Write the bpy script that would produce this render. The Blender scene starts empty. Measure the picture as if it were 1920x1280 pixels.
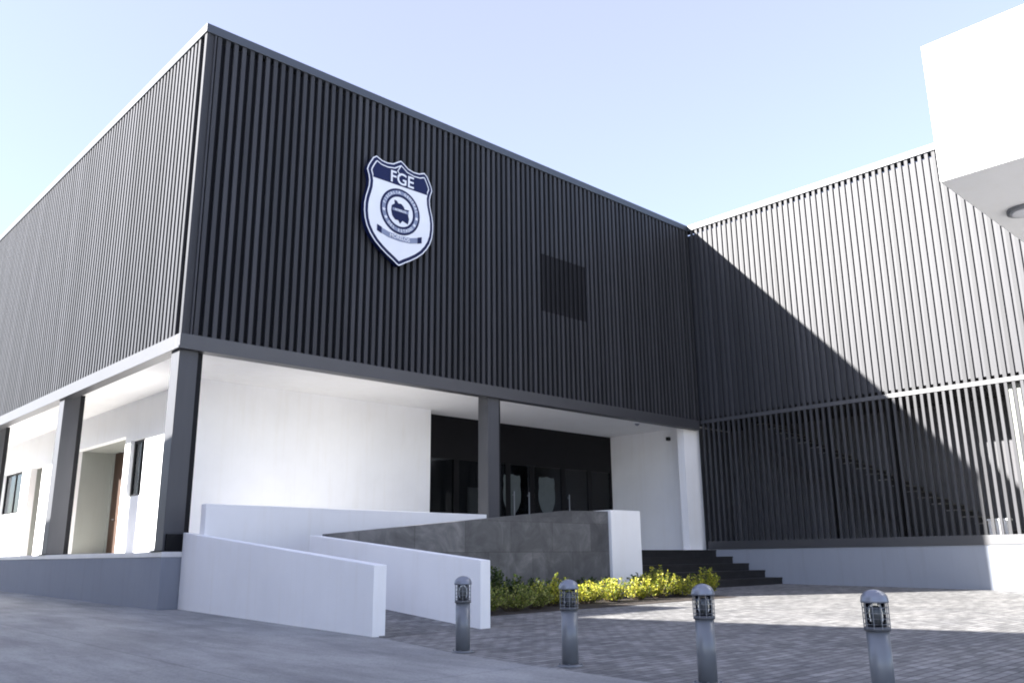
import bpy, bmesh, math, random
from mathutils import Vector, Matrix
from mathutils.geometry import tessellate_polygon
rnd = random.Random(7)
scene = bpy.context.scene
COL = scene.collection

# ------------------------------------------------------------------ camera
R = Vector((0.7277355, -0.6857868, -0.0098722))
U = Vector((-0.1606370, -0.1844212, 0.9696312))
F = -R.cross(U)
cam = bpy.data.cameras.new('camera')
cam.sensor_width = 36.0
cam.lens = 36.0 * 1602.7 / 1920.0
cam.clip_start = 0.05
cam.clip_end = 3000
co = bpy.data.objects.new('camera', cam)
COL.objects.link(co)
co.matrix_world = Matrix(((R.x, U.x, -F.x, 0), (R.y, U.y, -F.y, 0), (R.z, U.z, -F.z, 0.9), (0, 0, 0, 1)))
scene.camera = co

# ------------------------------------------------------------------ light
TRAVEL = Vector((16.35, -7.82, -8.65)).normalized()     # direction sunlight travels
to_sun = -TRAVEL
world = bpy.data.worlds.new('World')
scene.world = world
world.use_nodes = True
nt = world.node_tree
nt.nodes.clear()
sky = nt.nodes.new('ShaderNodeTexSky')
sky.sky_type = 'NISHITA'
sky.sun_disc = False
sky.sun_elevation = math.asin(to_sun.z)
sky.sun_rotation = math.atan2(to_sun.x, to_sun.y)
sky.altitude = 0
sky.air_density = 1.0
sky.dust_density = 0.7
sky.ozone_density = 3.5
bg = nt.nodes.new('ShaderNodeBackground')
bg.inputs['Strength'].default_value = 0.090
ow = nt.nodes.new('ShaderNodeOutputWorld')
hz = nt.nodes.new('ShaderNodeMix')                    # thin even haze over the clear sky
hz.data_type = 'RGBA'
hz.inputs[0].default_value = 0.38
hz.inputs[7].default_value = (2.50, 2.08, 2.50, 1)
nt.links.new(sky.outputs[0], hz.inputs[6])
nt.links.new(hz.outputs[2], bg.inputs[0])
nt.links.new(bg.outputs[0], ow.inputs[0])
sl = bpy.data.lights.new('sun', 'SUN')
sl.energy = 5.0
sl.angle = math.radians(0.5)
sl.color = (1.0, 0.965, 0.925)
so = bpy.data.objects.new('sun', sl)
COL.objects.link(so)
so.rotation_euler = TRAVEL.to_track_quat('-Z', 'Y').to_euler()
so.location = (-20, 20, 30)
scene.view_settings.view_transform = 'Standard'
scene.view_settings.look = 'None'
scene.view_settings.exposure = 2.40
scene.view_settings.gamma = 1.0
scene.view_settings.use_curve_mapping = False
scene.cycles.use_denoising = True
scene.cycles.max_bounces = 10
scene.cycles.diffuse_bounces = 8
scene.cycles.filter_width = 1.9
scene.cycles.sample_clamp_indirect = 6.0


# ------------------------------------------------------------------ materials
def principled(name):
    m = bpy.data.materials.new(name)
    m.use_nodes = True
    t = m.node_tree
    b = t.nodes['Principled BSDF']
    return m, t, b


def N(t, kind, **kw):
    n = t.nodes.new(kind)
    for k, v in kw.items():
        if k in n.inputs:
            n.inputs[k].default_value = v
        else:
            setattr(n, k, v)
    return n


def coords(t, scale=(1, 1, 1), order=None):
    tc = N(t, 'ShaderNodeTexCoord')
    src = tc.outputs['Object']
    if order:
        sep = N(t, 'ShaderNodeSeparateXYZ')
        t.links.new(src, sep.inputs[0])
        comb = N(t, 'ShaderNodeCombineXYZ')
        for i, o in enumerate(order):
            if o:
                t.links.new(sep.outputs[o], comb.inputs[i])
        src = comb.outputs[0]
    mp = N(t, 'ShaderNodeMapping')
    mp.inputs['Scale'].default_value = scale
    t.links.new(src, mp.inputs[0])
    return mp.outputs[0]


def ramp(t, fac, stops):
    r = N(t, 'ShaderNodeValToRGB')
    e = r.color_ramp.elements
    while len(e) < len(stops):
        e.new(0.5)
    for k, (p, c) in enumerate(stops):
        e[k].position = p
        e[k].color = (c[0], c[1], c[2], 1)
    t.links.new(fac, r.inputs[0])
    return r.outputs[0]


def mix(t, a, b, fac, mode='MULTIPLY'):
    m = N(t, 'ShaderNodeMix')
    m.data_type = 'RGBA'
    m.blend_type = mode
    if isinstance(fac, float):
        m.inputs[0].default_value = fac
    else:
        t.links.new(fac, m.inputs[0])
    for sock, v in ((m.inputs[6], a), (m.inputs[7], b)):
        if isinstance(v, tuple):
            sock.default_value = (v[0], v[1], v[2], 1)
        else:
            t.links.new(v, sock)
    return m.outputs[2]


def bump(t, b, height, strength, dist):
    n = N(t, 'ShaderNodeBump')
    n.inputs['Strength'].default_value = strength
    n.inputs['Distance'].default_value = dist
    t.links.new(height, n.inputs['Height'])
    t.links.new(n.outputs[0], b.inputs['Normal'])


def plain(name, col, rough=0.6, metal=0.0, var=0.12, scale=2.0, stretch=(1, 1, 1), bmp=0.0, spec=0.5):
    m, t, b = principled(name)
    v = coords(t, stretch)
    n = N(t, 'ShaderNodeTexNoise', Scale=scale, Detail=6.0, Roughness=0.6)
    t.links.new(v, n.inputs['Vector'])
    lo = tuple(c * (1 - var) for c in col)
    hi = tuple(min(1, c * (1 + var)) for c in col)
    c = ramp(t, n.outputs[0], [(0.3, lo), (0.7, hi)])
    t.links.new(c, b.inputs['Base Color'])
    b.inputs['Roughness'].default_value = rough
    b.inputs['Metallic'].default_value = metal
    b.inputs['Specular IOR Level'].default_value = spec
    if bmp:
        n2 = N(t, 'ShaderNodeTexNoise', Scale=60.0, Detail=3.0)
        t.links.new(coords(t), n2.inputs['Vector'])
        bump(t, b, n2.outputs[0], bmp, 0.01)
    return m


def plaster(name, col, stain=0.12):
    m, t, b = principled(name)
    n1 = N(t, 'ShaderNodeTexNoise', Scale=0.7, Detail=8.0, Roughness=0.62)
    t.links.new(coords(t), n1.inputs['Vector'])
    c1 = ramp(t, n1.outputs[0], [(0.3, tuple(x * 0.93 for x in col)), (0.7, col)])
    n2 = N(t, 'ShaderNodeTexNoise', Scale=1.0, Detail=6.0, Roughness=0.7)
    t.links.new(coords(t, (5.0, 5.0, 0.35)), n2.inputs['Vector'])
    k = 1 - stain
    c2 = ramp(t, n2.outputs[0], [(0.28, (k, k * 0.99, k * 0.97)), (0.5, (1, 1, 1))])
    t.links.new(mix(t, c1, c2, 1.0), b.inputs['Base Color'])
    b.inputs['Roughness'].default_value = 0.75
    b.inputs['Specular IOR Level'].default_value = 0.25
    n3 = N(t, 'ShaderNodeTexNoise', Scale=45.0, Detail=4.0)
    t.links.new(coords(t), n3.inputs['Vector'])
    bump(t, b, n3.outputs[0], 0.25, 0.006)
    return m


M = {}
M['white'] = plaster('white_plaster', (0.88, 0.88, 0.88), 0.035)
M['soffit'] = plaster('soffit_plaster', (0.86, 0.85, 0.83), 0.03)
M['plinth'] = plaster('grey_plinth_paint', (0.275, 0.295, 0.335), 0.07)
def slat_paint():
    m, t, b = principled('dark_grey_slat_paint')
    g = N(t, 'ShaderNodeNewGeometry')
    c = ramp(t, g.outputs['Random Per Island'], [(0.0, (0.030, 0.031, 0.034)), (0.5, (0.038, 0.039, 0.043)), (1.0, (0.047, 0.048, 0.053))])
    n = N(t, 'ShaderNodeTexNoise', Scale=1.4, Detail=6.0, Roughness=0.65)
    t.links.new(coords(t, (5, 5, 0.5)), n.inputs['Vector'])
    c2 = ramp(t, n.outputs[0], [(0.3, (0.86, 0.86, 0.87)), (0.7, (1.12, 1.12, 1.12))])
    t.links.new(mix(t, c, c2, 1.0), b.inputs['Base Color'])
    b.inputs['Roughness'].default_value = 0.55
    b.inputs['Specular IOR Level'].default_value = 0.30
    return m


M['fin'] = slat_paint()
M['wing_backing_lit'] = plain('wing_backing_sheet_lit', (0.017, 0.018, 0.024), 0.55, 0.0, 0.12, 1.2, (4, 4, 0.4))  # lighter copy of the slat backing, standing in for sun in the gaps
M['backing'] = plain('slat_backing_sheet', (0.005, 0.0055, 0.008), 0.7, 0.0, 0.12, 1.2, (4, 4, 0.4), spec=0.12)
M['beam'] = plain('grey_steel_beam_paint', (0.032, 0.033, 0.038), 0.5, 0.0, 0.10, 1.2, spec=0.9)
M['coping'] = plain('grey_metal_coping', (0.024, 0.031, 0.042), 0.5, 0.0, 0.08, 1.0, spec=0.9)
M['bounce_ground'] = plain('pale_bounce_ground', (0.52, 0.51, 0.49), 0.8, 0.0, 0.12, 0.3)  # unseen ground, made pale to bounce sun onto the shaded walls
M['louvre_web_shade'] = plain('black_louvre_and_web_shade', (0.016, 0.016, 0.018), 0.7, 0.0, 0.1, 2.0, spec=0.15)  # also colours the column webs, as painted recess shade
M['column'] = plain('column_paint', (0.056, 0.058, 0.065), 0.5, 0.0, 0.10, 1.0, (3, 3, 0.4))
M['black'] = plain('black_paint', (0.005, 0.005, 0.006), 0.5, 0.0, 0.2, 3.0, spec=0.2)
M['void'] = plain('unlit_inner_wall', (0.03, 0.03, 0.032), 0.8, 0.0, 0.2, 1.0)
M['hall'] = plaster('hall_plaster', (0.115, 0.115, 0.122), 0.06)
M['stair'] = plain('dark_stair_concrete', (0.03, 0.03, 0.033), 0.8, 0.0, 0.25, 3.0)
M['tread'] = plain('stair_tread_lit', (0.17, 0.165, 0.155), 0.7, 0.0, 0.15, 3.0)  # paler than the stair body, imitating light on the treads
M['wood'] = plain('brown_wood_door', (0.055, 0.028, 0.016), 0.55, 0.0, 0.35, 2.0, (9, 9, 0.6))
M['alcove'] = plaster('greenish_grey_plaster', (0.30, 0.315, 0.29), 0.08)
M['floor'] = plain('porch_tile', (0.72, 0.71, 0.69), 0.45, 0.0, 0.08, 2.0)
M['soil'] = plain('planting_soil', (0.035, 0.026, 0.02), 0.95, 0.0, 0.5, 14.0, bmp=0.8)
M['navy'] = plain('navy_enamel', (0.007, 0.012, 0.058), 0.45, 0.0, 0.08, 2.0, spec=0.2)
M['signwhite'] = plain('white_enamel', (0.74, 0.76, 0.80), 0.35, 0.0, 0.04, 2.0)
M['signgrey'] = plain('grey_blue_enamel', (0.20, 0.23, 0.33), 0.4, 0.0, 0.08, 2.0)
M['bollard'] = plain('bollard_grey_paint', (0.17, 0.18, 0.195), 0.36, 0.2, 0.08, 3.0)
M['bollard_cap'] = plain('bollard_cap_paint', (0.21, 0.225, 0.26), 0.30, 0.3, 0.08, 6.0)
M['bollard_dark'] = plain('bollard_collar_dark', (0.075, 0.078, 0.085), 0.5, 0.0, 0.1, 6.0)
M['frost'] = plain('frosted_film', (0.065, 0.08, 0.083), 0.6, 0.0, 0.15, 4.0)
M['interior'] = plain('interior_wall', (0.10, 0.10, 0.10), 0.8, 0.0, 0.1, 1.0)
M['neighbour'] = plaster('cream_plaster', (0.55, 0.54, 0.51))
M['canopy'] = plaster('white_canopy_paint', (0.82, 0.82, 0.81), 0.02)
M['lampglass'] = plain('lamp_diffuser', (0.55, 0.55, 0.58), 0.3, 0.0, 0.03, 2.0)


def glass(name, tint, refl=0.06):
    m = bpy.data.materials.new(name)
    m.use_nodes = True
    t = m.node_tree
    t.nodes.clear()
    o = N(t, 'ShaderNodeOutputMaterial')
    tr = N(t, 'ShaderNodeBsdfTransparent')
    tr.inputs[0].default_value = (*tint, 1)
    gl = N(t, 'ShaderNodeBsdfGlossy')
    gl.inputs['Roughness'].default_value = 0.03
    gl.inputs[0].default_value = (0.9, 0.92, 0.95, 1)
    fr = N(t, 'ShaderNodeFresnel')
    fr.inputs[0].default_value = 1.45
    mx = N(t, 'ShaderNodeMixShader')
    t.links.new(fr.outputs[0], mx.inputs[0])
    t.links.new(tr.outputs[0], mx.inputs[1])
    t.links.new(gl.outputs[0], mx.inputs[2])
    t.links.new(mx.outputs[0], o.inputs[0])
    return m


M['glass'] = glass('tinted_glass', (0.62, 0.64, 0.65))
M['clear'] = glass('clear_lantern_glass', (0.86, 0.88, 0.88))


def paving():
    m, t, b = principled('grey_paver_blocks')
    v = coords(t)
    br = N(t, 'ShaderNodeTexBrick', Scale=1.0)
    br.inputs['Color1'].default_value = (0.165, 0.166, 0.163, 1)
    br.inputs['Color2'].default_value = (0.295, 0.295, 0.288, 1)
    br.inputs['Mortar'].default_value = (0.09, 0.089, 0.086, 1)
    br.inputs['Brick Width'].default_value = 0.21
    br.inputs['Row Height'].default_value = 0.105
    br.inputs['Mortar Size'].default_value = 0.007
    br.inputs['Bias'].default_value = -0.1
    br.offset = 0.5
    t.links.new(v, br.inputs['Vector'])
    n = N(t, 'ShaderNodeTexNoise', Scale=0.9, Detail=8.0, Roughness=0.65)
    t.links.new(v, n.inputs['Vector'])
    c = ramp(t, n.outputs[0], [(0.3, (0.72, 0.72, 0.73)), (0.7, (1.15, 1.13, 1.1))])
    n2 = N(t, 'ShaderNodeTexNoise', Scale=7.0, Detail=4.0, Roughness=0.6)
    t.links.new(v, n2.inputs['Vector'])
    c2 = ramp(t, n2.outputs[0], [(0.3, (0.70, 0.70, 0.71)), (0.7, (1.26, 1.25, 1.24))])
    t.links.new(mix(t, mix(t, br.outputs[0], c, 1.0), c2, 1.0), b.inputs['Base Color'])
    b.inputs['Roughness'].default_value = 0.8
    b.inputs['Specular IOR Level'].default_value = 0.3
    inv = N(t, 'ShaderNodeMath', operation='MULTIPLY_ADD')
    inv.inputs[1].default_value = -1.0
    t.links.new(br.outputs['Fac'], inv.inputs[0])
    t.links.new(n2.outputs[0], inv.inputs[2])
    bump(t, b, inv.outputs[0], 0.7, 0.012)
    return m


def concrete():
    m, t, b = principled('driveway_concrete')
    v = coords(t)
    n = N(t, 'ShaderNodeTexNoise', Scale=0.45, Detail=9.0, Roughness=0.62)
    t.links.new(v, n.inputs['Vector'])
    c = ramp(t, n.outputs[0], [(0.28, (0.22, 0.222, 0.215)), (0.5, (0.295, 0.297, 0.287)), (0.74, (0.375, 0.375, 0.36))])
    n2 = N(t, 'ShaderNodeTexNoise', Scale=1.0, Detail=6.0, Roughness=0.7)
    t.links.new(coords(t, (2.6, 0.5, 1)), n2.inputs['Vector'])
    c2 = ramp(t, n2.outputs[0], [(0.33, (0.68, 0.68, 0.69)), (0.6, (1.06, 1.06, 1.05))])
    br = N(t, 'ShaderNodeTexBrick', Scale=1.0)
    br.offset = 0.0
    br.inputs['Color1'].default_value = (1, 1, 1, 1)
    br.inputs['Color2'].default_value = (0.93, 0.93, 0.94, 1)
    br.inputs['Mortar'].default_value = (0.74, 0.74, 0.74, 1)
    br.inputs['Brick Width'].default_value = 3.2
    br.inputs['Row Height'].default_value = 3.6
    br.inputs['Mortar Size'].default_value = 0.012
    t.links.new(v, br.inputs['Vector'])
    sp = N(t, 'ShaderNodeTexNoise', Scale=38.0, Detail=5.0, Roughness=0.75)
    t.links.new(v, sp.inputs['Vector'])
    c3 = ramp(t, sp.outputs[0], [(0.32, (0.74, 0.74, 0.74)), (0.5, (1, 1, 1)), (0.7, (1.16, 1.16, 1.15))])
    wv = N(t, 'ShaderNodeTexNoise', Scale=1.3, Detail=5.0)
    t.links.new(v, wv.inputs['Vector'])
    add = N(t, 'ShaderNodeVectorMath', operation='MULTIPLY_ADD')
    add.inputs[1].default_value = (0.5, 0.5, 0.0)
    t.links.new(wv.outputs['Color'], add.inputs[0])
    t.links.new(v, add.inputs[2])
    vo = N(t, 'ShaderNodeTexVoronoi', Scale=0.33)
    vo.feature = 'DISTANCE_TO_EDGE'
    t.links.new(add.outputs[0], vo.inputs['Vector'])
    c4 = ramp(t, vo.outputs['Distance'], [(0.0, (0.88, 0.88, 0.88)), (0.005, (1, 1, 1))])
    base = mix(t, mix(t, c, c2, 1.0), br.outputs[0], 1.0)
    t.links.new(mix(t, mix(t, base, c3, 1.0), c4, 1.0), b.inputs['Base Color'])
    b.inputs['Roughness'].default_value = 0.7
    b.inputs['Specular IOR Level'].default_value = 0.35
    n3 = N(t, 'ShaderNodeTexNoise', Scale=25.0, Detail=5.0)
    t.links.new(v, n3.inputs['Vector'])
    bump(t, b, n3.outputs[0], 0.3, 0.008)
    return m


def slate():
    m, t, b = principled('grey_slate_tiles')
    v = coords(t, (1, 1, 1), ('X', 'Z', None))
    br = N(t, 'ShaderNodeTexBrick', Scale=1.0)
    br.offset = 0.5
    br.inputs['Color1'].default_value = (0.068, 0.069, 0.074, 1)
    br.inputs['Color2'].default_value = (0.150, 0.150, 0.154, 1)
    br.inputs['Mortar'].default_value = (0.06, 0.06, 0.062, 1)
    br.inputs['Brick Width'].default_value = 1.2
    br.inputs['Row Height'].default_value = 0.6
    br.inputs['Mortar Size'].default_value = 0.006
    t.links.new(v, br.inputs['Vector'])
    n = N(t, 'ShaderNodeTexNoise', Scale=1.7, Detail=9.0, Roughness=0.68, Distortion=0.8)
    t.links.new(coords(t), n.inputs['Vector'])
    c = ramp(t, n.outputs[0], [(0.3, (0.55, 0.55, 0.57)), (0.52, (1, 1, 1)), (0.7, (1.75, 1.70, 1.66))])
    t.links.new(mix(t, br.outputs[0], c, 1.0), b.inputs['Base Color'])
    b.inputs['Roughness'].default_value = 0.55
    bump(t, b, n.outputs[0], 0.35, 0.02)
    return m


def step_stone():
    m, t, b = principled('black_step_stone')
    n = N(t, 'ShaderNodeTexNoise', Scale=3.0, Detail=8.0, Roughness=0.7)
    t.links.new(coords(t), n.inputs['Vector'])
    c = ramp(t, n.outputs[0], [(0.3, (0.008, 0.008, 0.009)), (0.7, (0.024, 0.023, 0.025))])
    t.links.new(c, b.inputs['Base Color'])
    b.inputs['Roughness'].default_value = 0.6
    return m


def leafmat(name, cols):
    m, t, b = principled(name)
    g = N(t, 'ShaderNodeNewGeometry')
    c = ramp(t, g.outputs['Random Per Island'], [(k / (len(cols) - 1), x) for k, x in enumerate(cols)])
    t.links.new(c, b.inputs['Base Color'])
    b.inputs['Roughness'].default_value = 0.5
    tl = N(t, 'ShaderNodeBsdfTranslucent')
    t.links.new(c, tl.inputs[0])
    mx = N(t, 'ShaderNodeMixShader')
    mx.inputs[0].default_value = 0.35
    o = t.nodes['Material Output']
    t.links.new(b.outputs[0], mx.inputs[1])
    t.links.new(tl.outputs[0], mx.inputs[2])
    t.links.new(mx.outputs[0], o.inputs[0])
    return m


M['paving'] = paving()
M['concrete'] = concrete()
M['slate'] = slate()
M['step'] = step_stone()
M['leaf_gold'] = leafmat('golden_leaves', [(0.05, 0.09, 0.010), (0.16, 0.21, 0.018), (0.42, 0.42, 0.03), (0.56, 0.53, 0.05), (0.64, 0.60, 0.14)])
M['leaf_olive'] = leafmat('olive_leaves', [(0.05, 0.085, 0.012), (0.16, 0.21, 0.03), (0.28, 0.31, 0.05), (0.46, 0.46, 0.15)])
M['leaf_dark'] = leafmat('dark_green_leaves', [(0.018, 0.035, 0.008), (0.035, 0.065, 0.014), (0.06, 0.10, 0.02), (0.10, 0.13, 0.03)])
M['twig'] = plain('shrub_twigs', (0.10, 0.075, 0.05), 0.8, 0.0, 0.3, 10.0)


# ------------------------------------------------------------------ mesh helpers
class MB:
    """collects shapes in world coordinates, links them as one mesh object"""

    def __init__(self):
        self.v, self.f, self.s = [], [], []

    def add(self, verts, faces, smooth=False):
        o = len(self.v)
        self.v += [tuple(p) for p in verts]
        for f in faces:
            self.f.append(tuple(o + i for i in f))
            self.s.append(smooth)

    def box(self, x0, y0, z0, x1, y1, z1):
        self.add([(x0, y0, z0), (x1, y0, z0), (x1, y1, z0), (x0, y1, z0), (x0, y0, z1), (x1, y0, z1), (x1, y1, z1), (x0, y1, z1)],
                 [(0, 3, 2, 1), (4, 5, 6, 7), (0, 1, 5, 4), (1, 2, 6, 5), (2, 3, 7, 6), (3, 0, 4, 7)])
        return self

    def hexa(self, p):
        """p: four bottom corners counter-clockwise then the four above them"""
        self.add(p, [(0, 3, 2, 1), (4, 5, 6, 7), (0, 1, 5, 4), (1, 2, 6, 5), (2, 3, 7, 6), (3, 0, 4, 7)])
        return self

    def prism_y(self, pts, y0, y1):
        """polygon in x,z (counter-clockwise seen from -y), front at y0"""
        n = len(pts)
        vs = [(x, y0, z) for x, z in pts] + [(x, y1, z) for x, z in pts]
        area = sum(pts[i - 1][0] * pts[i][1] - pts[i][0] * pts[i - 1][1] for i in range(n))
        fs = []
        for a, b, c in tessellate_polygon([[Vector((x, z, 0)) for x, z in pts]]):
            (ax, az), (bx_, bz), (cx, cz) = pts[a], pts[b], pts[c]
            if (bx_ - ax) * (cz - az) - (cx - ax) * (bz - az) < 0:
                b, c = c, b
            fs += [(a, b, c), (n + a, n + c, n + b)]
        if area > 0:
            fs += [((i + 1) % n, i, n + i, n + (i + 1) % n) for i in range(n)]
        else:
            fs += [(i, (i + 1) % n, n + (i + 1) % n, n + i) for i in range(n)]
        self.add(vs, fs)
        return self

    def prism_x(self, pts, x0, x1):
        """polygon in y,z"""
        n = len(pts)
        vs = [(x0, y, z) for y, z in pts] + [(x1, y, z) for y, z in pts]
        fs = [tuple(reversed(range(n))), tuple(range(n, 2 * n))]
        fs += [(i, (i + 1) % n, n + (i + 1) % n, n + i) for i in range(n)]
        self.add(vs, fs)
        return self

    def lathe(self, cx, cy, prof, seg=28, smooth=True):
        vs, fs = [], []
        for r, z in prof:
            for k in range(seg):
                a = 2 * math.pi * k / seg
                vs.append((cx + r * math.cos(a), cy + r * math.sin(a), z))
        for j in range(len(prof) - 1):
            for k in range(seg):
                a, b = j * seg + k, j * seg + (k + 1) % seg
                fs.append((a, b, b + seg, a + seg))
        fs.append(tuple(reversed(range(seg))))
        fs.append(tuple(range((len(prof) - 1) * seg, len(prof) * seg)))
        self.add(vs, fs, smooth)
        return self

    def tube(self, pts, rad, seg=6):
        pts = [Vector(p) for p in pts]
        vs, fs = [], []
        for i, p in enumerate(pts):
            d = (pts[min(i + 1, len(pts) - 1)] - pts[max(i - 1, 0)]).normalized()
            a = d.orthogonal().normalized()
            b = d.cross(a)
            r = rad[i] if isinstance(rad, (list, tuple)) else rad
            for k in range(seg):
                t = 2 * math.pi * k / seg
                vs.append(p + a * r * math.cos(t) + b * r * math.sin(t))
        for i in range(len(pts) - 1):
            for k in range(seg):
                q, w = i * seg + k, i * seg + (k + 1) % seg
                fs.append((q, w, w + seg, q + seg))
        self.add(vs, fs, True)
        return self

    def build(self, name, mat, parent=None, loc=None, bevel=0.0):
        org = Vector((0, 0, 0))
        if parent is not None:
            q = parent
            while q is not None:
                org += q.location
                q = q.parent
        elif loc is not None:
            org = Vector(loc)
        me = bpy.data.meshes.new(name)
        me.from_pydata([tuple(Vector(p) - org) for p in self.v], [], self.f)
        me.materials.append(mat)
        for p, s in zip(me.polygons, self.s):
            p.use_smooth = s
        me.update()
        o = bpy.data.objects.new(name, me)
        COL.objects.link(o)
        if parent is not None:
            o.parent = parent
        elif loc is not None:
            o.location = org
        if bevel:
            b = o.modifiers.new('bevel', 'BEVEL')
            b.width = bevel
            b.segments = 2
            b.limit_method = 'ANGLE'
        return o


def tag(o, label=None, cat=None, group=None, kind=None):
    if label: o['label'] = label
    if cat: o['category'] = cat
    if group: o['group'] = group
    if kind: o['kind'] = kind
    return o


def empty(name, loc, label, cat, group=None):
    e = bpy.data.objects.new(name, None)
    COL.objects.link(e)
    e.location = loc
    e.empty_display_size = 0.3
    return tag(e, label, cat, group)


def gz(x, y):
    return 0.0035 * (x - 6.1) + 0.012 * (y - 8.6)


def sheet(name, x0, y0, x1, y1, mat, dz, kind='structure'):
    mb = MB()
    mb.add([(x, y, gz(x, y) + dz) for x, y in ((x0, y0), (x1, y0), (x1, y1), (x0, y1))], [(0, 1, 2, 3)])
    return tag(mb.build(name, mat, loc=(x0, y0, 0)), kind=kind)


# ------------------------------------------------------------------ ground
sheet('ground', -300, -300, 300, 300, M['bounce_ground'], -0.02)
dw = MB()
poly = [(-3, -1.5), (5.58, -1.5), (5.58, 4.5), (5.61, 5.7), (5.72, 6.93), (6.03, 8.55), (6.40, 15.25), (6.40, 60), (-3, 60)]
dw.add([(x, y, gz(x, y) + 0.009) for x, y in poly], [tuple(range(len(poly)))])
tag(dw.build('driveway', M['concrete'], loc=(-3, -1.5, 0)), kind='structure')
sheet('paving', 5.5, -1.5, 22.5, 15.3, M['paving'], 0.004)
sheet('planting_bed', 8.1, 10.15, 16.0, 12.85, M['soil'], 0.010)

# ramp between the white walls: first run climbs away, landing, second run climbs right
rm = MB()
g0 = gz(6.2, 8.7) + 0.008
rm.hexa([(6.12, 8.7, -0.2), (7.66, 8.7, -0.2), (7.66, 13.0, -0.2), (6.35, 13.0, -0.2),
         (6.12, 8.7, g0), (7.66, 8.7, g0), (7.66, 13.0, 0.36), (6.35, 13.0, 0.36)])
rm.hexa([(6.35, 13.0, -0.2), (7.9, 13.0, -0.2), (7.9, 15.15, -0.2), (6.47, 15.15, -0.2),
         (6.35, 13.0, 0.36), (7.9, 13.0, 0.36), (7.9, 15.15, 0.36), (6.47, 15.15, 0.36)])
rm.hexa([(7.9, 13.0, -0.2), (15.0, 13.0, -0.2), (15.0, 14.5, -0.2), (7.9, 14.5, -0.2),
         (7.9, 13.0, 0.36), (15.0, 13.0, 1.04), (15.0, 14.5, 1.04), (7.9, 14.5, 0.36)])
tag(rm.build('ramp', M['paving'], loc=(6.2, 8.7, 0)), kind='structure')

# ------------------------------------------------------------------ main building
XA, YA, XB = 6.02, 15.19, 22.37
ZB0, ZB1, ZT0, ZT1 = 4.66, 4.95, 11.18, 11.40
ZS = 4.80
FL = 1.05
PITCH, FW, FD = 0.1785, 0.088, 0.055
YEND = 44.0
main = empty('office_building', (XA, YA, 0.09), 'two storey building clad in dark vertical slats with a shield sign above an open porch', 'building')

lv = MB()
f = MB()                                            # front slats
x = XA + 0.23
while x < XB - 0.05:
    if 15.5 < x < 17.2:
        f.box(x, YA, ZB1 + 0.002, x + FW, YA + FD, 7.2)
        f.box(x, YA, 8.8, x + FW, YA + FD, ZT0 + 0.03)
        lv.box(x + 0.004, YA + 0.012, 7.2, x + FW - 0.004, YA + FD, 8.8)
    else:
        f.box(x, YA, ZB1 + 0.002, x + FW, YA + FD, ZT0 + 0.03)
    x += PITCH
f.build('slat_screen', M['fin'], main)
lv.build('window_louvre', M['louvre_web_shade'], main)
f = MB()                                            # side slats
y = YA + 0.30
while y < YEND:
    f.box(XA, y, ZB1 + 0.002, XA + FD, y + FW, ZT0 + 0.03)
    y += PITCH
f.build('slat_screen', M['fin'], main)
b = MB()
b.box(XA + 0.2, YA + FD + 0.004, ZB1 + 0.05, XB + 0.1, YA + FD + 0.03, ZT0 - 0.08)
b.box(XA + FD + 0.004, YA + 0.30, ZB1 + 0.05, XA + FD + 0.03, YEND, ZT0 - 0.08)
b.build('backing_sheet', M['backing'], main)
b = MB()                                            # upper storey mass
b.box(XA + 0.28, YA + 0.28, ZB0 + 0.16, XB + 8, YEND, ZT0 - 0.02)
b.build('upper_wall', M['void'], main)
b = MB()                                            # dark window behind the slats
b.box(15.5, YA + FD - 0.006, 7.2, 17.25, YA + FD + 0.002, 8.8)
b.build('window', M['black'], main)
b = MB()                                            # corner post with its two ridges
b.box(XA, YA, ZB1, XA + 0.07, YA + 0.10, ZT0 + 0.03)
b.box(XA + 0.07, YA + 0.025, ZB1, XA + 0.165, YA + 0.10, ZT0 + 0.03)
b.box(XA + 0.165, YA - 0.01, ZB1, XA + 0.20, YA + 0.10, ZT0 + 0.03)
b.build('corner_post', M['fin'], main)
b = MB()                                            # coping round the roof edge
b.box(XA - 0.03, YA - 0.03, ZT0 + 0.03, XB + 0.3, YA + 0.35, ZT1)
b.box(XA - 0.03, YA + 0.35, ZT0 + 0.03, XA + 0.35, YEND, ZT1)
b.build('coping', M['coping'], main, bevel=0.006)
b = MB()
b.box(XA + 0.3, YA + 0.3, ZT0 - 0.0, XB + 8, YEND, ZT0 + 0.08)
b.build('roof', M['neighbour'], main)
b = MB()                                            # edge beam: upper channel and lower flange
b.box(XA - 0.02, YA - 0.02, ZB0 + 0.05, XB - 0.01, YA + 0.16, ZB1)
b.box(XA - 0.05, YA - 0.05, ZB0, XB - 0.01, YA + 0.2, ZB0 + 0.05)
b.box(XA - 0.02, YA + 0.16, ZB0 + 0.05, XA + 0.16, YEND, ZB1)
b.box(XA - 0.05, YA + 0.2, ZB0, XA + 0.2, YEND, ZB0 + 0.05)
b.build('edge_beam', M['beam'], main, bevel=0.004)
b = MB()
b.box(XA + 0.16, YA + 0.16, ZS, XB + 2, YEND, ZS + 0.02)
b.build('soffit', M['soffit'], main)

# plinth and porch floor
XW, YW, YG = 7.70, 18.20, 18.75                       # side wall, front wall, glass front
b = MB()
b.box(XA, YA, -0.3, XB, YEND, FL - 0.09)
b.build('plinth', M['plinth'], main)
b = MB()
b.box(XA - 0.012, YA - 0.012, FL - 0.09, XB - 0.005, YEND, FL)
b.build('porch_floor', M['floor'], main, bevel=0.006)

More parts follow.
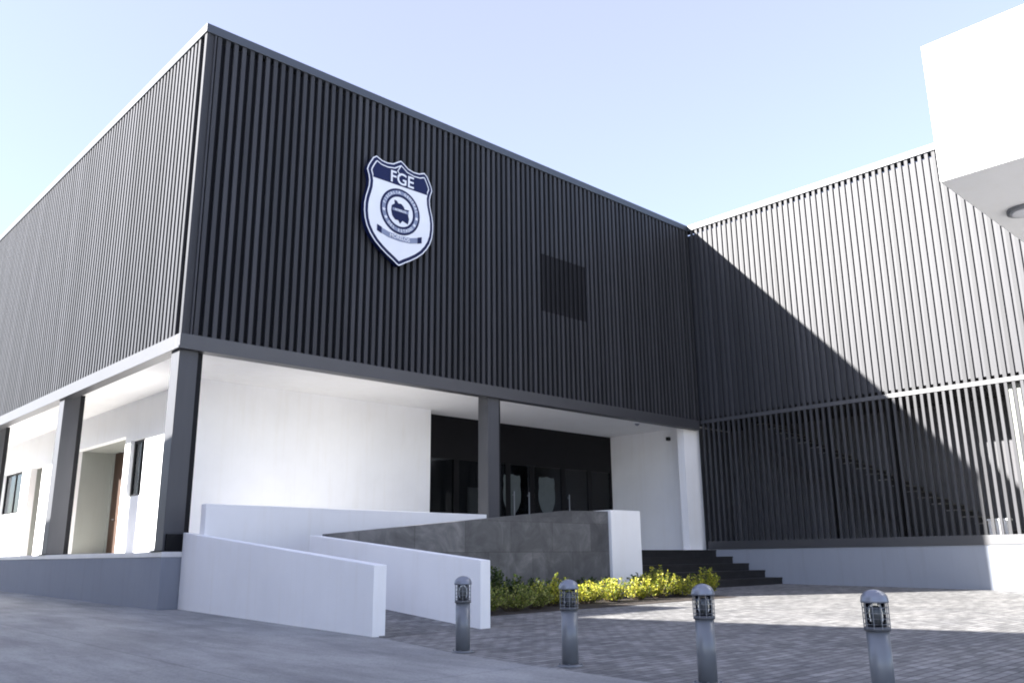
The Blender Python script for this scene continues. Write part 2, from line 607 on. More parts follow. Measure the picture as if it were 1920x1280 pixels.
# porch walls, with openings cut out of the side wall
b = MB()
b.box(XW, YW, FL, 14.18, YW + 0.25, ZS)              # white front wall
b.build('wall', M['white'], main)
A0, A1, AX, AZ = 22.35, 26.3, 8.75, 3.95            # alcove with the wooden door
D0, D1, DZ = 29.3, 30.65, 3.80                       # second door
W0, W1, WZ0, WZ1 = 21.05, 22.0, 2.42, 3.80           # narrow window
V0, V1, VZ0, VZ1 = 31.5, 33.9, 2.45, 3.82            # second window
b = MB()
T = 0.2
def wl(y0, y1, z0, z1):
    b.box(XW, y0, z0, XW + T, y1, z1)
wl(YW + 0.25, W0, FL, ZS); wl(W0, W1, FL, WZ0); wl(W0, W1, WZ1, ZS); wl(W1, A0, FL, ZS)
wl(A0, A1, AZ, ZS); wl(A1, D0, FL, ZS); wl(D0, D1, DZ, ZS); wl(D1, V0, FL, ZS)
wl(V0, V1, FL, VZ0); wl(V0, V1, VZ1, ZS); wl(V1, YEND, FL, ZS)
b.build('wall', M['white'], main)
b = MB()
b.box(XW + T, A1, FL, AX, A1 + 0.2, AZ + 0.2)
b.box(XW + T, A0 - 0.2, FL, AX, A0, AZ + 0.2)
b.box(XW + T, A0, AZ, AX, A1, AZ + 0.2)
b.box(AX, A0 - 0.2, FL, AX + 0.2, A0 + 0.9, AZ + 0.2)
b.box(AX, A1 - 1.25 + 1.20, FL, AX + 0.2, A1 + 0.2, AZ + 0.2)
b.build('alcove', M['alcove'], main)
d = MB()
d.box(AX + 0.05, A0 + 0.9, FL + 0.01, AX + 0.1, A1 - 0.05, AZ)
d = d.build('door', M['wood'], main)
h = MB(); h.tube([(AX + 0.0, 25.75, FL + 1.0), (AX + 0.0, 25.9, FL + 1.0)], 0.014)
h.tube([(AX + 0.0, 25.9, FL + 1.0), (AX + 0.06, 25.9, FL + 1.0)], 0.012)
h.build('handle', M['bollard_cap'], d)
d = MB(); d.box(XW + 0.42, D0, FL + 0.01, XW + 0.48, D1, DZ)
d = d.build('door', M['wood'], main)
h = MB(); h.tube([(XW + 0.37, 29.5, FL + 1.0), (XW + 0.37, 29.65, FL + 1.0)], 0.014)
h.build('handle', M['bollard_cap'], d)
b = MB()
b.box(XW + T, D1, FL, XW + 0.5, D1 + 0.1, DZ + 0.1)
b.box(XW + T, D0 - 0.1, FL, XW + 0.5, D0, DZ + 0.1)
b.box(XW + T, D0, DZ, XW + 0.5, D1, DZ + 0.1)
b.build('door_surround', M['alcove'], main)
for (y0, y1, z0, z1) in ((W0, W1, WZ0, WZ1), (V0, V1, VZ0, VZ1)):
    fr = MB()
    fx = XW + 0.10
    fr.box(fx, y0, z0, fx + 0.07, y0 + 0.06, z1); fr.box(fx, y1 - 0.06, z0, fx + 0.07, y1, z1)
    fr.box(fx, y0 + 0.06, z0, fx + 0.07, y1 - 0.06, z0 + 0.06); fr.box(fx, y0 + 0.06, z1 - 0.06, fx + 0.07, y1 - 0.06, z1)
    fr.box(fx + 0.005, (y0 + y1) / 2 - 0.025, z0 + 0.06, fx + 0.06, (y0 + y1) / 2 + 0.025, z1 - 0.06)
    w = fr.build('window', M['black'], main)
    p = MB(); p.box(fx + 0.03, y0 + 0.05, z0 + 0.05, fx + 0.04, y1 - 0.05, z1 - 0.05)
    p.build('pane', M['glass'], w)
    s = MB(); s.box(fx + 0.5, y0 - 0.4, z0 - 0.4, fx + 0.52, y1 + 0.4, z1 + 0.4)
    s.build('blind', M['alcove'], w)

# right-hand porch return wall and its front edge
XR = 22.31
b = MB()
b.box(XR, YA + 0.41, FL, XR + 0.3, YG + 0.3, ZS)
b.box(21.74, YA + 0.17, FL, XB + 0.2, YA + 0.41, ZS)
b.build('wall', M['white'], main)

# glazed entrance
ge = MB()
GX0, GX1, GZ = 14.18, XR, 3.70
ge.box(GX0, YG, FL, GX0 + 0.09, YG + 0.09, GZ); ge.box(GX1 - 0.09, YG, FL, GX1, YG + 0.09, GZ)
ge.box(GX0 + 0.09, YG - 0.004, GZ - 0.10, GX1 - 0.09, YG + 0.086, GZ)
mull = [15.55, 17.55, 18.55, 19.95, 21.2]
for mx_ in mull:
    ge.box(mx_ - 0.09, YG, FL, mx_ + 0.09, YG + 0.09, GZ - 0.10)
ge = ge.build('entrance_frame', M['black'], main)
b = MB(); b.box(GX0, YG + 0.002, GZ, GX1, YG + 0.10, ZS)
b.build('transom_panel', M['black'], main)
edges = [GX0 + 0.09] + mull + [GX1 - 0.09]
for i in range(len(edges) - 1):
    x0 = edges[i] + (0.09 if i else 0)
    x1 = edges[i + 1] - (0.09 if i < len(edges) - 2 else 0)
    p = MB(); p.box(x0, YG + 0.03, FL, x1, YG + 0.04, GZ - 0.10)
    p.build('glass_pane', M['glass'], main)
for hx in (17.74, 18.36, 20.14):                     # upright pull handles on the door leaves
    p = MB(); p.tube([(hx, YG - 0.05, FL + 0.75), (hx, YG - 0.05, FL + 1.75)], 0.018, 8)
    p.tube([(hx, YG - 0.05, FL + 0.85), (hx, YG + 0.03, FL + 0.85)], 0.012)
    p.tube([(hx, YG - 0.05, FL + 1.65), (hx, YG + 0.03, FL + 1.65)], 0.012)
    p.build('pull_handle', M['bollard_cap'], main)
for cx_ in (17.72, 19.2):                            # frosted shield film on two door leaves
    hw, zc = 0.40, 2.72
    half = [(0, .60), (.10, .57), (.22, .55), (.32, .57), (.36, .42), (.33, .28), (.37, .05), (.35, -.2), (.25, -.42), (.10, -.58), (0, -.64)]
    pts = [(cx_ - u, zc + v) for u, v in half] + [(cx_ + u, zc + v) for u, v in reversed(half[1:-1])]
    p = MB(); p.prism_y(pts, YG + 0.022, YG + 0.028)
    p.build('frosted_emblem', M['frost'], main)
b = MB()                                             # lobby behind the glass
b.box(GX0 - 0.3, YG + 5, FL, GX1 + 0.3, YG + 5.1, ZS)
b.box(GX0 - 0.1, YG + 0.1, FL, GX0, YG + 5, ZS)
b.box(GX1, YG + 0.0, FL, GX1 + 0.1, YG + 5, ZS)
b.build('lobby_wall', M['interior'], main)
for x0, x1 in ((17.2, 18.1), (20.2, 21.3), (22.3, 23.2)):
    p = MB(); p.box(x0, YG + 4.93, FL, min(x1, 22.2), YG + 4.99, FL + 2.3) if x0 < 21.8 else p.box(21.0, YG + 3.0, FL, 21.95, YG + 3.06, FL + 2.4)
    p.build('inner_door', M['white'], main)

# columns (welded H shape: front box plus recessed web, blackened to imitate its shade)
def column(x0, y0, base=False):
    c = MB()
    c.box(x0, y0, FL, x0 + 0.36, y0 + 0.36, ZS)
    c = c.build('column', M['column'], main, bevel=0.006)
    p = MB(); p.box(x0 + 0.362, y0 + 0.10, FL + 0.022, x0 + 0.49, y0 + 0.36, ZS)
    p.build('web_recess_shade', M['louvre_web_shade'], c)
    p = MB(); p.box(x0 - 0.05, y0 - 0.05, FL, x0 + 0.54, y0 + 0.42, FL + 0.022)
    p.build('base_plate', M['black'], c)
    if base:
        p = MB(); p.box(x0 + 0.04, y0 - 0.06, FL + 0.022, x0 + 0.34, y0 - 0.004, FL + 0.30)
        p.build('junction_box', M['black'], c)
column(XA + 0.02, YA + 0.06, True)
column(XA + 0.02, 21.9)
column(XA + 0.02, 28.6)
column(XA + 0.02, 35.3)
column(13.62, YA + 0.06)

# ------------------------------------------------------------------ side wing
YS = -9.0
wing = empty('side_wing', (XB, 6, 0.1), 'lower wing with sunlit slatted upper wall and see-through slat screen over a white base', 'building')
f = MB(); y = YA - 0.10
while y > YS:
    f.box(XB + 0.012, y - FW, ZB1 + 0.003, XB + FD, y, ZT0 + 0.03)
    y -= PITCH
f.build('slat_screen', M['fin'], wing)
f = MB(); y = YA - 0.10
while y > YS:
    f.box(XB, y - 0.070, 1.30, XB + 0.06, y, 4.84)
    y -= PITCH
f.build('open_slat_screen', M['fin'], wing)
b = MB(); b.box(XB + FD + 0.004, YS, ZB1 + 0.10, XB + FD + 0.03, YA, ZT0 - 0.12)
b.build('backing_sheet', M['wing_backing_lit'], wing)
b = MB(); b.box(XB + 0.25, YS, ZB1, XB + 8, YA + 0.25, ZT0 - 0.02)
b.build('upper_wall', M['void'], wing)
b = MB(); b.box(XB - 0.03, YS, ZT0 + 0.03, XB + 0.35, YA - 0.035, ZT1)
b.build('coping', M['coping'], wing, bevel=0.006)
b = MB(); b.box(XB - 0.02, YS, 4.84, XB + 0.2, YA - 0.06, ZB1)
b.build('edge_beam', M['beam'], wing, bevel=0.004)
b = MB(); b.box(XB - 0.02, YS, FL + 0.02, XB + 0.16, YA - 0.06, 1.30)
b.build('base_beam', M['beam'], wing, bevel=0.004)
b = MB(); b.box(XB + 0.005, YS, -0.3, XB + 0.2, YA, FL + 0.02)
b.build('base_wall', M['plinth'], wing)
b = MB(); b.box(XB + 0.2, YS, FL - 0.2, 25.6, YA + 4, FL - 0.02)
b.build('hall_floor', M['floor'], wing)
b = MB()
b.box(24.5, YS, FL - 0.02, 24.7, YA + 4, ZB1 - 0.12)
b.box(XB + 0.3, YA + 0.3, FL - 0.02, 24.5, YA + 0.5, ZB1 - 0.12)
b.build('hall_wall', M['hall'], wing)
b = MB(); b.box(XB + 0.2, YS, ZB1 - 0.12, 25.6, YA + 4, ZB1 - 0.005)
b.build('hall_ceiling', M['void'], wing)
for yy in (9.38, 11.15):
    b = MB(); b.box(XB + 0.14, yy - 0.09, 1.30, XB + 0.30, yy + 0.09, 4.83)
    b.build('screen_post', M['black'], wing)
b = MB(); b.box(22.62, 5.7, FL - 0.02, 23.0, 6.52, ZB1 - 0.12)
b.build('hall_pillar', M['alcove'], wing)

st = empty('inner_staircase', (23.9, 7.2, FL), 'dark straight staircase rising behind the see-through slat screen', 'staircase')
sb, tr = MB(), MB()
nst = 22
rise, run = 0.175, 0.325
pr_ = [(6.9, FL)]
for i in range(nst):
    y0 = 6.9 + i * run
    pr_ += [(y0, FL + (i + 1) * rise), (y0 + run, FL + (i + 1) * rise)]
    tr.box(23.18, y0 - 0.02, FL + (i + 1) * rise, 24.47, y0 + run, FL + (i + 1) * rise + 0.03)
pr_ += [(6.9 + nst * run, FL + nst * rise - 0.5), (8.6, FL)]
sb.prism_x(pr_, 23.2, 24.4)
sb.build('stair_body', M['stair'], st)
tr.build('tread', M['tread'], st)

bx = MB(); bx.box(22.72, 7.0, FL - 0.018, 23.05, 7.42, FL + 0.58)
bx.box(22.70, 6.98, FL + 0.58, 23.07, 7.44, FL + 0.63)
tag(bx.build('storage_bin', M['white'], loc=(22.9, 7.2, FL - 0.02), bevel=0.01), 'small white bin standing behind the open slats near the lit pillar', 'bin')

# ------------------------------------------------------------------ ramp walls, pier, steps
def top_wall(name, p0, p1, th, z0, z1, zt0, zt1, mat, label):
    """straight wall from p0 to p1, thickness th to the right of travel, sloped top"""
    d = Vector((p1[0] - p0[0], p1[1] - p0[1], 0)).normalized()
    nrm = Vector((d.y, -d.x, 0)) * th
    a, c = Vector((*p0, 0)), Vector((*p1, 0))
    w = MB()
    w.hexa([(*(a + nrm).xy, z0), (*(c + nrm).xy, z1), (*c.xy, z1), (*a.xy, z0),
            (*(a + nrm).xy, zt0), (*(c + nrm).xy, zt1), (*c.xy, zt1), (*a.xy, zt0)])
    o = w.build(name, mat, loc=(a.x, a.y, z0), bevel=0.008)
    return tag(o, label, 'wall')
top_wall('ramp_wall', (6.03, 8.80), (6.36, 15.17), 0.18, -0.2, -0.2, 0.825, 1.375, M['white'], 'low white sloping wall along the driveway, outer side of the ramp')
top_wall('ramp_wall', (7.62, 8.69), (7.62, 13.03), 0.175, -0.2, -0.2, 0.865, 1.29, M['white'], 'low white sloping wall behind the bollard, between ramp and shrubs')
top_wall('ramp_wall', (6.44, 14.70), (12.9, 14.70), 0.20, -0.2, -0.2, 1.845, 1.825, M['white'], 'long white parapet behind the ramp, in front of the porch wall')
sw = MB()
sw.prism_y([(7.84, -0.2), (15.05, -0.2), (15.05, 1.885), (13.7, 1.86), (7.84, 1.31)], 12.80, 13.0)
tag(sw.build('stone_wall', M['slate'], loc=(7.84, 12.8, -0.2), bevel=0.004), 'grey stone tiled wall with a sloping top behind the shrubs', 'wall')
pw = MB(); pw.box(15.05, 12.72, -0.2, 16.1, 15.1, 1.91)
tag(pw.build('white_pier', M['white'], loc=(15.6, 12.8, -0.2), bevel=0.008), 'short upright white pier at the end of the stone wall beside the steps', 'pier')
es = empty('entrance_steps', (19, 13, 0.1), 'broad flight of black stone steps rising to the porch', 'steps')
YR = [12.80, 13.32, 13.82, 14.34, 14.89]
ZR = [0.285, 0.478, 0.668, 0.858, 1.052]
for i in range(5):
    s = MB(); y1 = YR[i + 1] if i < 4 else YA - 0.014
    s.box(16.1, YR[i], -0.2, XB + 0.002, y1, ZR[i] - 0.04)
    s.box(16.1, YR[i] - 0.02, ZR[i] - 0.04, XB + 0.002, y1 - (0.02 if i < 4 else 0), ZR[i])
    s.build('step', M['step'], es, bevel=0.004)

# ------------------------------------------------------------------ shield sign on the front
SX, SY = 10.71, 15.0
sh = empty('shield_sign', (SX, SY, 7.29), 'white and navy police shield emblem mounted on the dark slats', 'sign')
half = [(0.0, 9.86), (0.10, 9.80), (0.22, 9.72), (0.38, 9.69), (0.52, 9.70), (0.68, 9.765), (0.77, 9.70), (0.84, 9.58), (0.90, 9.46), (0.925, 9.36),
        (0.88, 9.24), (0.855, 9.12), (0.865, 8.98), (0.90, 8.84), (0.94, 8.70), (0.965, 8.54), (0.965, 8.36), (0.94, 8.18), (0.885, 8.02), (0.79, 7.86), (0.66, 7.71), (0.50, 7.58), (0.33, 7.47), (0.17, 7.38), (0.06, 7.31), (0.0, 7.28)]
outline = [(-u, v) for u, v in half] + [(u, v) for u, v in reversed(half[1:-1])]      # counter-clockwise from the top


def inset(poly, d):
    n, out = len(poly), []
    for i in range(n):
        p0, p1, p2 = Vector(poly[i - 1]), Vector(poly[i]), Vector(poly[(i + 1) % n])
        a, c = (p1 - p0).normalized(), (p2 - p1).normalized()
        na, nc = Vector((-a.y, a.x)), Vector((-c.y, c.x))
        q = (na + nc)
        q = q / max(0.35, q.length_squared / 2)
        out.append(tuple(p1 + q * d))
    return out


def plate(poly, y, th, name, mat, parent):
    p = MB(); p.prism_y([(SX + u, v) for u, v in poly], y, y + th)
    return p.build(name, mat, parent)


body = plate(outline, SY, 0.12, 'shield_body', M['navy'], sh)
plate(inset(outline, 0.001), SY - 0.003, 0.003, 'white_edge', M['signwhite'], sh)
plate(inset(outline, 0.028), SY - 0.006, 0.006, 'navy_rim', M['navy'], sh)
plate(inset(outline, 0.10), SY - 0.012, 0.006, 'white_field', M['signwhite'], sh)
band = [p for p in inset(outline, 0.128) if p[1] > 9.235]
band = sorted([p for p in band if p[0] <= 0], key=lambda q: q[0] * 1) and band
lo_z = 9.215
left = [p for p in inset(outline, 0.128) if p[1] > lo_z]
k0 = inset(outline, 0.128)
idx = [i for i, p in enumerate(k0) if p[1] > lo_z]
i1 = max(i for i in idx if i < len(half)); i2 = min(i for i in idx if i >= len(half))
band = k0[i2:] + k0[:i1 + 1] + [(k0[i1][0] - 0.01, lo_z), (-(k0[i1][0] - 0.01), lo_z)]
plate(band, SY - 0.018, 0.006, 'navy_band', M['navy'], sh)
for s in (-1,):                                      # white peak lines in the band
    p = MB()
    p.tube([(SX - 0.02, SY - 0.02, 9.70), (SX - 0.10, SY - 0.02, 9.56), (SX - 0.02, SY - 0.02, 9.47), (SX - 0.10, SY - 0.02, 9.40)], 0.014)
    p.build('peak_line', M['signwhite'], sh)


def disc(r0, r1, y, th, cx, cz, n=48):
    p = MB(); vs, fs = [], []
    for k in range(n):
        a = 2 * math.pi * k / n
        for r in (r0, r1):
            vs += [(cx + r * math.cos(a), y, cz + r * math.sin(a)), (cx + r * math.cos(a), y + th, cz + r * math.sin(a))]
    for k in range(n):
        a, c = 4 * k, 4 * ((k + 1) % n)
        fs += [(a, a + 2, c + 2, c), (a + 2, a + 3, c + 3, c + 2), (a, c, c + 1, a + 1)]
    p.add(vs, fs)
    return p


CZ = 8.58
seal = disc(0.36, 0.555, SY - 0.020, 0.008, SX, CZ).build('seal_ring', M['navy'], sh)
disc(0.415, 0.505, SY - 0.023, 0.003, SX, CZ).build('seal_band', M['signgrey'], seal)
blob = [(-.24, .10), (-.16, .16), (-.17, .25), (-.10, .24), (-.06, .19), (.02, .20), (.09, .15), (.12, .09), (.24, .10), (.22, -.02), (.25, -.12), (.22, -.25), (.12, -.22), (.07, -.20), (.0, -.29), (-.05, -.22), (-.14, -.22), (-.22, -.14), (-.25, -.02)]
blob = list(reversed(blob))
pb = MB(); pb.prism_y([(SX + u, CZ + v) for u, v in blob], SY - 0.020, SY - 0.012)
# orient outward
emb = pb.build('state_map', M['navy'], sh)
pb = MB(); pb.hexa([(SX - .22, SY - .024, CZ - .01), (SX + .23, SY - .024, CZ - .01), (SX + .23, SY - .020, CZ - .01), (SX - .22, SY - .020, CZ - .01),
                    (SX - .22, SY - .024, CZ + .055), (SX + .23, SY - .024, CZ + .055), (SX + .23, SY - .020, CZ + .055), (SX - .22, SY - .020, CZ + .055)])
pb.build('map_stripe', M['signgrey'], emb)
rb = MB()                                            # ribbon
rib = [(-.62, 7.98), (-.50, 7.94), (-.3, 7.885), (0, 7.865), (.3, 7.885), (.50, 7.94), (.62, 7.98)]
rb.prism_y([(SX + u, v) for u, v in rib] + [(SX + u, v + 0.13) for u, v in reversed(rib)], SY - 0.020, SY - 0.012)
rib_o = rb.build('ribbon', M['signgrey'], sh)
for s in (-1, 1):
    e = MB(); e.prism_y(sorted([(SX + s * .62, 7.97), (SX + s * .50, 7.93)]) + sorted([(SX + s * .50, 8.08), (SX + s * .62, 8.12)], reverse=True), SY - 0.024, SY - 0.0205)
    e.build('ribbon_end', M['navy'], rib_o)


def text(body_, size, cx, cz, y, name, mat, parent, rot=0.0, ext=0.002):
    cu = bpy.data.curves.new(name, 'FONT')
    cu.body = body_
    cu.size = size
    cu.align_x = 'CENTER'
    cu.align_y = 'CENTER'
    cu.extrude = ext
    cu.offset = size * 0.012
    tmp = bpy.data.objects.new(name, cu)
    COL.objects.link(tmp)
    bpy.context.view_layer.update()
    me = bpy.data.meshes.new_from_object(tmp.evaluated_get(bpy.context.evaluated_depsgraph_get()))
    bpy.data.objects.remove(tmp)
    mt = Matrix.Rotation(math.radians(90), 4, 'X')
    mr = Matrix.Rotation(rot, 4, 'Z')
    org = Vector((0, 0, 0)); q = parent
    while q is not None:
        org += q.location; q = q.parent
    me.transform(Matrix.Translation(Vector((cx, y, cz)) - org) @ mt @ mr)
    me.materials.clear(); me.materials.append(mat)
    o = bpy.data.objects.new(name, me)
    COL.objects.link(o)
    o.parent = parent
    return o


text('FGE', 0.40, SX + 0.03, 9.375, SY - 0.022, 'lettering', M['signwhite'], sh)
text('MORELOS', 0.125, SX, 7.945, SY - 0.023, 'lettering', M['signwhite'], rib_o)
text('MORELOS', 0.07, SX, CZ + 0.022, SY - 0.026, 'map_lettering', M['signwhite'], emb)


def arc_text(s, r, a0, a1, flip):
    me_all = MB()
    n = len(s)
    for i, ch in enumerate(s):
        if ch == ' ':
            continue
        a = a0 + (a1 - a0) * i / (n - 1)
        cu = bpy.data.curves.new('ch', 'FONT'); cu.body = ch; cu.size = 0.095; cu.align_x = 'CENTER'; cu.align_y = 'CENTER'; cu.offset = 0.002
        tmp = bpy.data.objects.new('ch', cu); COL.objects.link(tmp)
        bpy.context.view_layer.update()
        me = bpy.data.meshes.new_from_object(tmp.evaluated_get(bpy.context.evaluated_depsgraph_get()))
        bpy.data.objects.remove(tmp)
        rot = a + (math.pi / 2 if flip else -math.pi / 2)
        c_, s_ = math.cos(rot), math.sin(rot)
        vs = []
        for v in me.vertices:
            u, w = v.co.x * c_ - v.co.y * s_, v.co.x * s_ + v.co.y * c_
            vs.append((SX + r * math.cos(a) + u, SY - 0.027, CZ + r * math.sin(a) + w))
        me_all.add(vs, [tuple(p.vertices) for p in me.polygons])
        bpy.data.meshes.remove(me)
    return me_all


R_ = math.radians
for wd, a0, a1, fl in (('FISCALIA', 165, 95, False), ('GENERAL', 75, 15, False), ('DEL', 228, 246.7, True), ('ESTADO', 265.3, 312, True)):
    arc_text(wd, 0.46, R_(a0), R_(a1), fl).build('ring_lettering', M['signwhite'], seal)
for a in (R_(187), R_(210), R_(-7), R_(-30)):
    cx_, cz_ = SX + 0.46 * math.cos(a), CZ + 0.46 * math.sin(a)
    pts = []
    for k in range(10):
        t = math.pi / 2 + k * math.pi / 5
        r = 0.05 if k % 2 == 0 else 0.022
        pts.append((cx_ + r * math.cos(t), cz_ + r * math.sin(t)))
    stars = MB()
    stars.prism_y(pts, SY - 0.030, SY - 0.024)
    stars.build('star', M['signwhite'], seal)
for u, v in ((-0.5, 8.2), (0.5, 8.2), (-0.5, 9.3), (0.5, 9.3)):
    b = MB()
    b.box(SX + u - 0.03, SY + 0.10, v - 0.03, SX + u + 0.03, YA + 0.0, v + 0.03)
    b.build('bracket', M['black'], sh)

# ------------------------------------------------------------------ cameras on the porch
cv = empty('security_camera', (19.99, 15.75, ZS), 'white dome security camera hanging under the porch soffit', 'security camera')
b = MB(); b.lathe(19.99, 15.75, [(0.075, ZS - 0.10), (0.085, ZS - 0.07), (0.085, ZS - 0.001)]); b.build('housing', M['signwhite'], cv)
b = MB(); b.lathe(19.99, 15.75, [(0.02, ZS - 0.165), (0.05, ZS - 0.15), (0.066, ZS - 0.12), (0.07, ZS - 0.10)]); b.build('dome', M['bollard_cap'], cv)
cv = empty('security_camera', (XR, 16.3, 4.5), 'small black camera fixed high on the white porch return wall', 'security camera')
b = MB(); b.box(XR - 0.14, 16.25, 4.44, XR - 0.02, 16.35, 4.55); b.build('housing', M['black'], cv, bevel=0.01)
b = MB(); b.box(XR - 0.02, 16.26, 4.46, XR - 0.001, 16.34, 4.53); b.build('bracket', M['black'], cv)

# ------------------------------------------------------------------ bollard lights
def bollard(x, y, label):
    z = gz(x, y) + 0.004
    e = empty('bollard_light', (x, y, z), label, 'bollard', 'bollard lights along the driveway edge')
    r = 0.073
    b = MB(); b.lathe(x, y, [(r, z + 0.012), (r, z + 0.47)]); b.build('post', M['bollard'], e)
    b = MB(); b.lathe(x, y, [(0.115, z), (0.115, z + 0.010), (0.105, z + 0.014), (r, z + 0.016), (r, z + 0.03)])
    for k in range(4):
        a = k * math.pi / 2 + 0.6
        b.lathe(x + 0.097 * math.cos(a), y + 0.097 * math.sin(a), [(0.008, z + 0.012), (0.008, z + 0.026)], 6)
    b.build('base_plate', M['bollard'], e)
    b = MB(); b.lathe(x, y, [(r, z + 0.47), (0.083, z + 0.474), (0.083, z + 0.495), (0.070, z + 0.50)]); b.build('collar', M['bollard_dark'], e)
    b = MB()
    for k in range(10):
        a = k * math.pi / 5 + 0.2
        px, py = x + 0.081 * math.cos(a), y + 0.081 * math.sin(a)
        b.tube([(px, py, z + 0.485), (px, py, z + 0.655)], 0.0034, 6)
    for zz in (0.515, 0.55, 0.585, 0.62):
        b.tube([(x + 0.081 * math.cos(t * math.pi / 12), y + 0.081 * math.sin(t * math.pi / 12), z + zz) for t in range(25)], 0.0022, 5)
    b.build('cage', M['bollard'], e)
    b = MB(); b.lathe(x, y, [(0.060, z + 0.498), (0.062, z + 0.58), (0.060, z + 0.652)]); b.build('lamp_glass', M['clear'], e)
    b = MB(); b.lathe(x, y, [(0.030, z + 0.498), (0.030, z + 0.53), (0.036, z + 0.55), (0.038, z + 0.59), (0.028, z + 0.622), (0.010, z + 0.632)]); b.build('bulb', M['bollard_dark'], e)
    prof = [(0.080, z + 0.650), (0.089, z + 0.652), (0.090, z + 0.664)]
    prof += [(0.088 * math.cos(t), z + 0.668 + 0.068 * math.sin(t)) for t in [k * math.pi / 16 for k in range(8)]] + [(0.004, z + 0.7365)]
    b = MB(); b.lathe(x, y, prof, 32); b.build('cap', M['bollard_cap'], e)
    return e


bollard(5.85, 6.94, 'grey bollard light standing before the end of the inner white ramp wall')
bollard(5.85, 5.47, 'grey bollard light standing before the leftmost golden shrubs, second along the driveway')
bollard(5.85, 4.04, 'grey bollard light standing in front of the right end of the shrub bed')
bollard(5.85, 2.68, 'grey bollard light standing on its own before the white base wall, largest of the row')


# ------------------------------------------------------------------ shrubs
def shrub(name, x, y, h, w, kind, label, group, nst=26, leaf=0.045):
    z = gz(x, y) + 0.012
    e = empty(name, (x, y, z), label, 'shrub', group)
    tw, lf = MB(), MB()
    for i in range(nst):
        a = rnd.uniform(0, 2 * math.pi)
        rr = 1.15 * w * math.sqrt(rnd.random())
        hh = h * rnd.uniform(0.45, 1.08) * (1.0 - 0.28 * (rr / w) ** 2)
        bx_, by_ = x + 0.25 * rr * math.cos(a), y + 0.25 * rr * math.sin(a)
        tx, ty = x + rr * math.cos(a), y + rr * math.sin(a)
        pts = []
        for k in range(5):
            q = k / 4
            pts.append((bx_ + (tx - bx_) * q ** 0.8 + rnd.gauss(0, 0.008), by_ + (ty - by_) * q ** 0.8 + rnd.gauss(0, 0.008), z + hh * q))
        tw.tube(pts, [0.006, 0.005, 0.004, 0.003, 0.002], 4)
        nl = int(24 * hh / 0.4) + 5
        for j in range(nl):
            q = min(1.0, 0.16 + 0.84 * (j + rnd.random()) / nl)
            k = min(3, int(q * 4)); fr = q * 4 - k
            c = Vector(pts[k]).lerp(Vector(pts[k + 1]), fr)
            d = Vector((rnd.gauss(0, 1), rnd.gauss(0, 1), rnd.uniform(0.1, 1.3))).normalized()
            L = leaf * rnd.uniform(0.7, 1.35)
            sd = d.cross(Vector((rnd.gauss(0, 1), rnd.gauss(0, 1), rnd.gauss(0, 1)))).normalized() * L * 0.33
            up = d.cross(sd).normalized() * L * 0.12
            b0 = c + d * 0.008
            lf.add([b0, b0 + d * L * 0.5 + sd + up, b0 + d * L, b0 + d * L * 0.5 - sd + up], [(0, 1, 2), (0, 2, 3)])
    tw.build('stem', M['twig'], e)
    lf.build('foliage', M[kind], e)
    return e


dk = 'dark shrubs against the stone wall'
gd = 'golden shrubs along the front of the bed'
ol = 'olive shrubs at the left end of the bed'
shrub('dark_shrub', 8.65, 11.3, 0.72, 0.46, 'leaf_dark', 'tall dark green shrub beside the end of the inner white ramp wall', dk, 64, 0.06)
shrub('dark_shrub', 9.75, 11.7, 0.68, 0.50, 'leaf_dark', 'dark green shrub against the stone wall, next to the tallest dark shrub', dk, 64, 0.06)
shrub('dark_shrub', 10.8, 11.9, 0.66, 0.50, 'leaf_dark', 'dark green shrub against the stone wall, left of the second bollard', dk, 60, 0.06)
shrub('dark_shrub', 12.1, 11.9, 0.50, 0.50, 'leaf_dark', 'dark shrub against the stone wall, right of the second bollard behind the golden ones', dk, 50, 0.055)
shrub('dark_shrub', 13.6, 12.0, 0.46, 0.44, 'leaf_dark', 'low dark shrub at the foot of the stone wall left of the white pier', dk, 44, 0.055)
shrub('dark_shrub', 15.3, 11.9, 0.46, 0.48, 'leaf_dark', 'low dark shrub at the foot of the white pier', dk, 44, 0.055)
shrub('olive_shrub', 8.75, 10.5, 0.40, 0.36, 'leaf_olive', 'olive green shrub at the bed corner beside the inner ramp wall end', ol, 54)
shrub('olive_shrub', 9.35, 10.6, 0.46, 0.36, 'leaf_olive', 'yellow-green shrub with upright sprigs, between two olive shrubs', ol, 54)
shrub('olive_shrub', 10.0, 10.65, 0.44, 0.38, 'leaf_olive', 'pale olive shrub just left of the second bollard', ol, 54)
shrub('olive_shrub', 10.65, 10.75, 0.40, 0.34, 'leaf_olive', 'olive shrub half hidden behind the second bollard', ol, 48)
shrub('golden_shrub', 11.35, 11.0, 0.52, 0.36, 'leaf_gold', 'bushy golden shrub just right of the second bollard', gd, 66)
shrub('golden_shrub', 12.25, 11.0, 0.40, 0.36, 'leaf_gold', 'low golden shrub in front of the stone wall, lowest of the golden ones', gd, 56)
shrub('golden_shrub', 13.05, 11.05, 0.45, 0.36, 'leaf_gold', 'golden shrub in front of the white pier base', gd, 56)
shrub('golden_shrub', 13.85, 11.1, 0.42, 0.36, 'leaf_gold', 'golden shrub in front of the lowest steps beside the white pier', gd, 56)
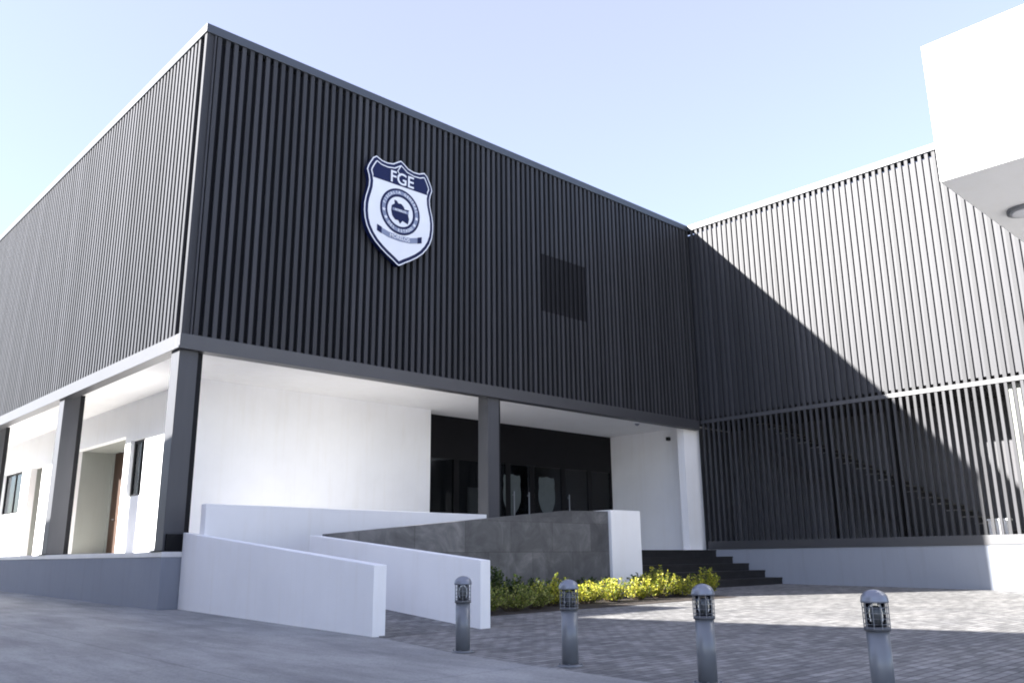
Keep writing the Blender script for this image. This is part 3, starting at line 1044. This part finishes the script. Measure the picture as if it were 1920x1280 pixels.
shrub('golden_shrub', 14.6, 11.15, 0.60, 0.38, 'leaf_gold', 'tall golden shrub with bright tips left of the third bollard', gd, 70)
shrub('golden_shrub', 15.35, 11.15, 0.50, 0.34, 'leaf_gold', 'golden shrub partly hidden behind the third bollard', gd, 58)
shrub('golden_shrub', 16.0, 10.95, 0.55, 0.32, 'leaf_gold', 'golden shrub at the right end of the bed, right of the third bollard', gd, 60)

# ------------------------------------------------------------------ white canopy block at the upper right
cb = empty('canopy_building', (16, 0, 0), 'plain white overhanging block with grey underside at the upper right', 'building')
b = MB(); b.box(12.0, -2.5, 5.93, XB - 0.05, 3.91, 8.07)
b.build('overhang', M['canopy'], cb, bevel=0.01)
cl = empty('ceiling_lamp', (13.95, 3.42, 5.93), 'round white lamp under the overhanging white block', 'lamp')
b = MB(); b.lathe(13.95, 3.42, [(0.20, 5.865), (0.24, 5.875), (0.24, 5.929)]); b.build('rim', M['bollard'], cl)
b = MB(); b.lathe(13.95, 3.42, [(0.10, 5.85), (0.17, 5.855), (0.195, 5.865)]); b.build('diffuser', M['lampglass'], cl)

# ------------------------------------------------------------------ neighbouring buildings across the driveway (they cast the long shade)
nb = empty('neighbour_building', (-6, 10, 0), 'cream building with a steep mono-pitch roof across the driveway, facing the bollards', 'building')
b = MB(); b.prism_x([(4.0, -0.6), (16.5, -0.6), (16.5, 6.54), (4.0, 9.27)], -9.5, -3.0)
b.build('wall', M['neighbour'], nb)
for yy in (5.5, 9, 12.5):
    b = MB()
    b.box(-3.0, yy, 1.0, -2.97, yy + 1.4, 2.3)
    b.build('window', M['black'], nb)
nb = empty('neighbour_building', (-6, 24, 0), 'cream building with a low sloping roof across the driveway, opposite the porch', 'building')
b = MB(); b.prism_x([(16.6, -0.6), (40, -0.6), (40, 4.1), (16.6, 8.4)], -9.5, -3.0)
b.build('wall', M['neighbour'], nb)
for yy in (19, 23, 27, 31):
    b = MB()
    b.box(-3.0, yy, 1.2, -2.97, yy + 1.4, 2.5)
    b.build('window', M['black'], nb)
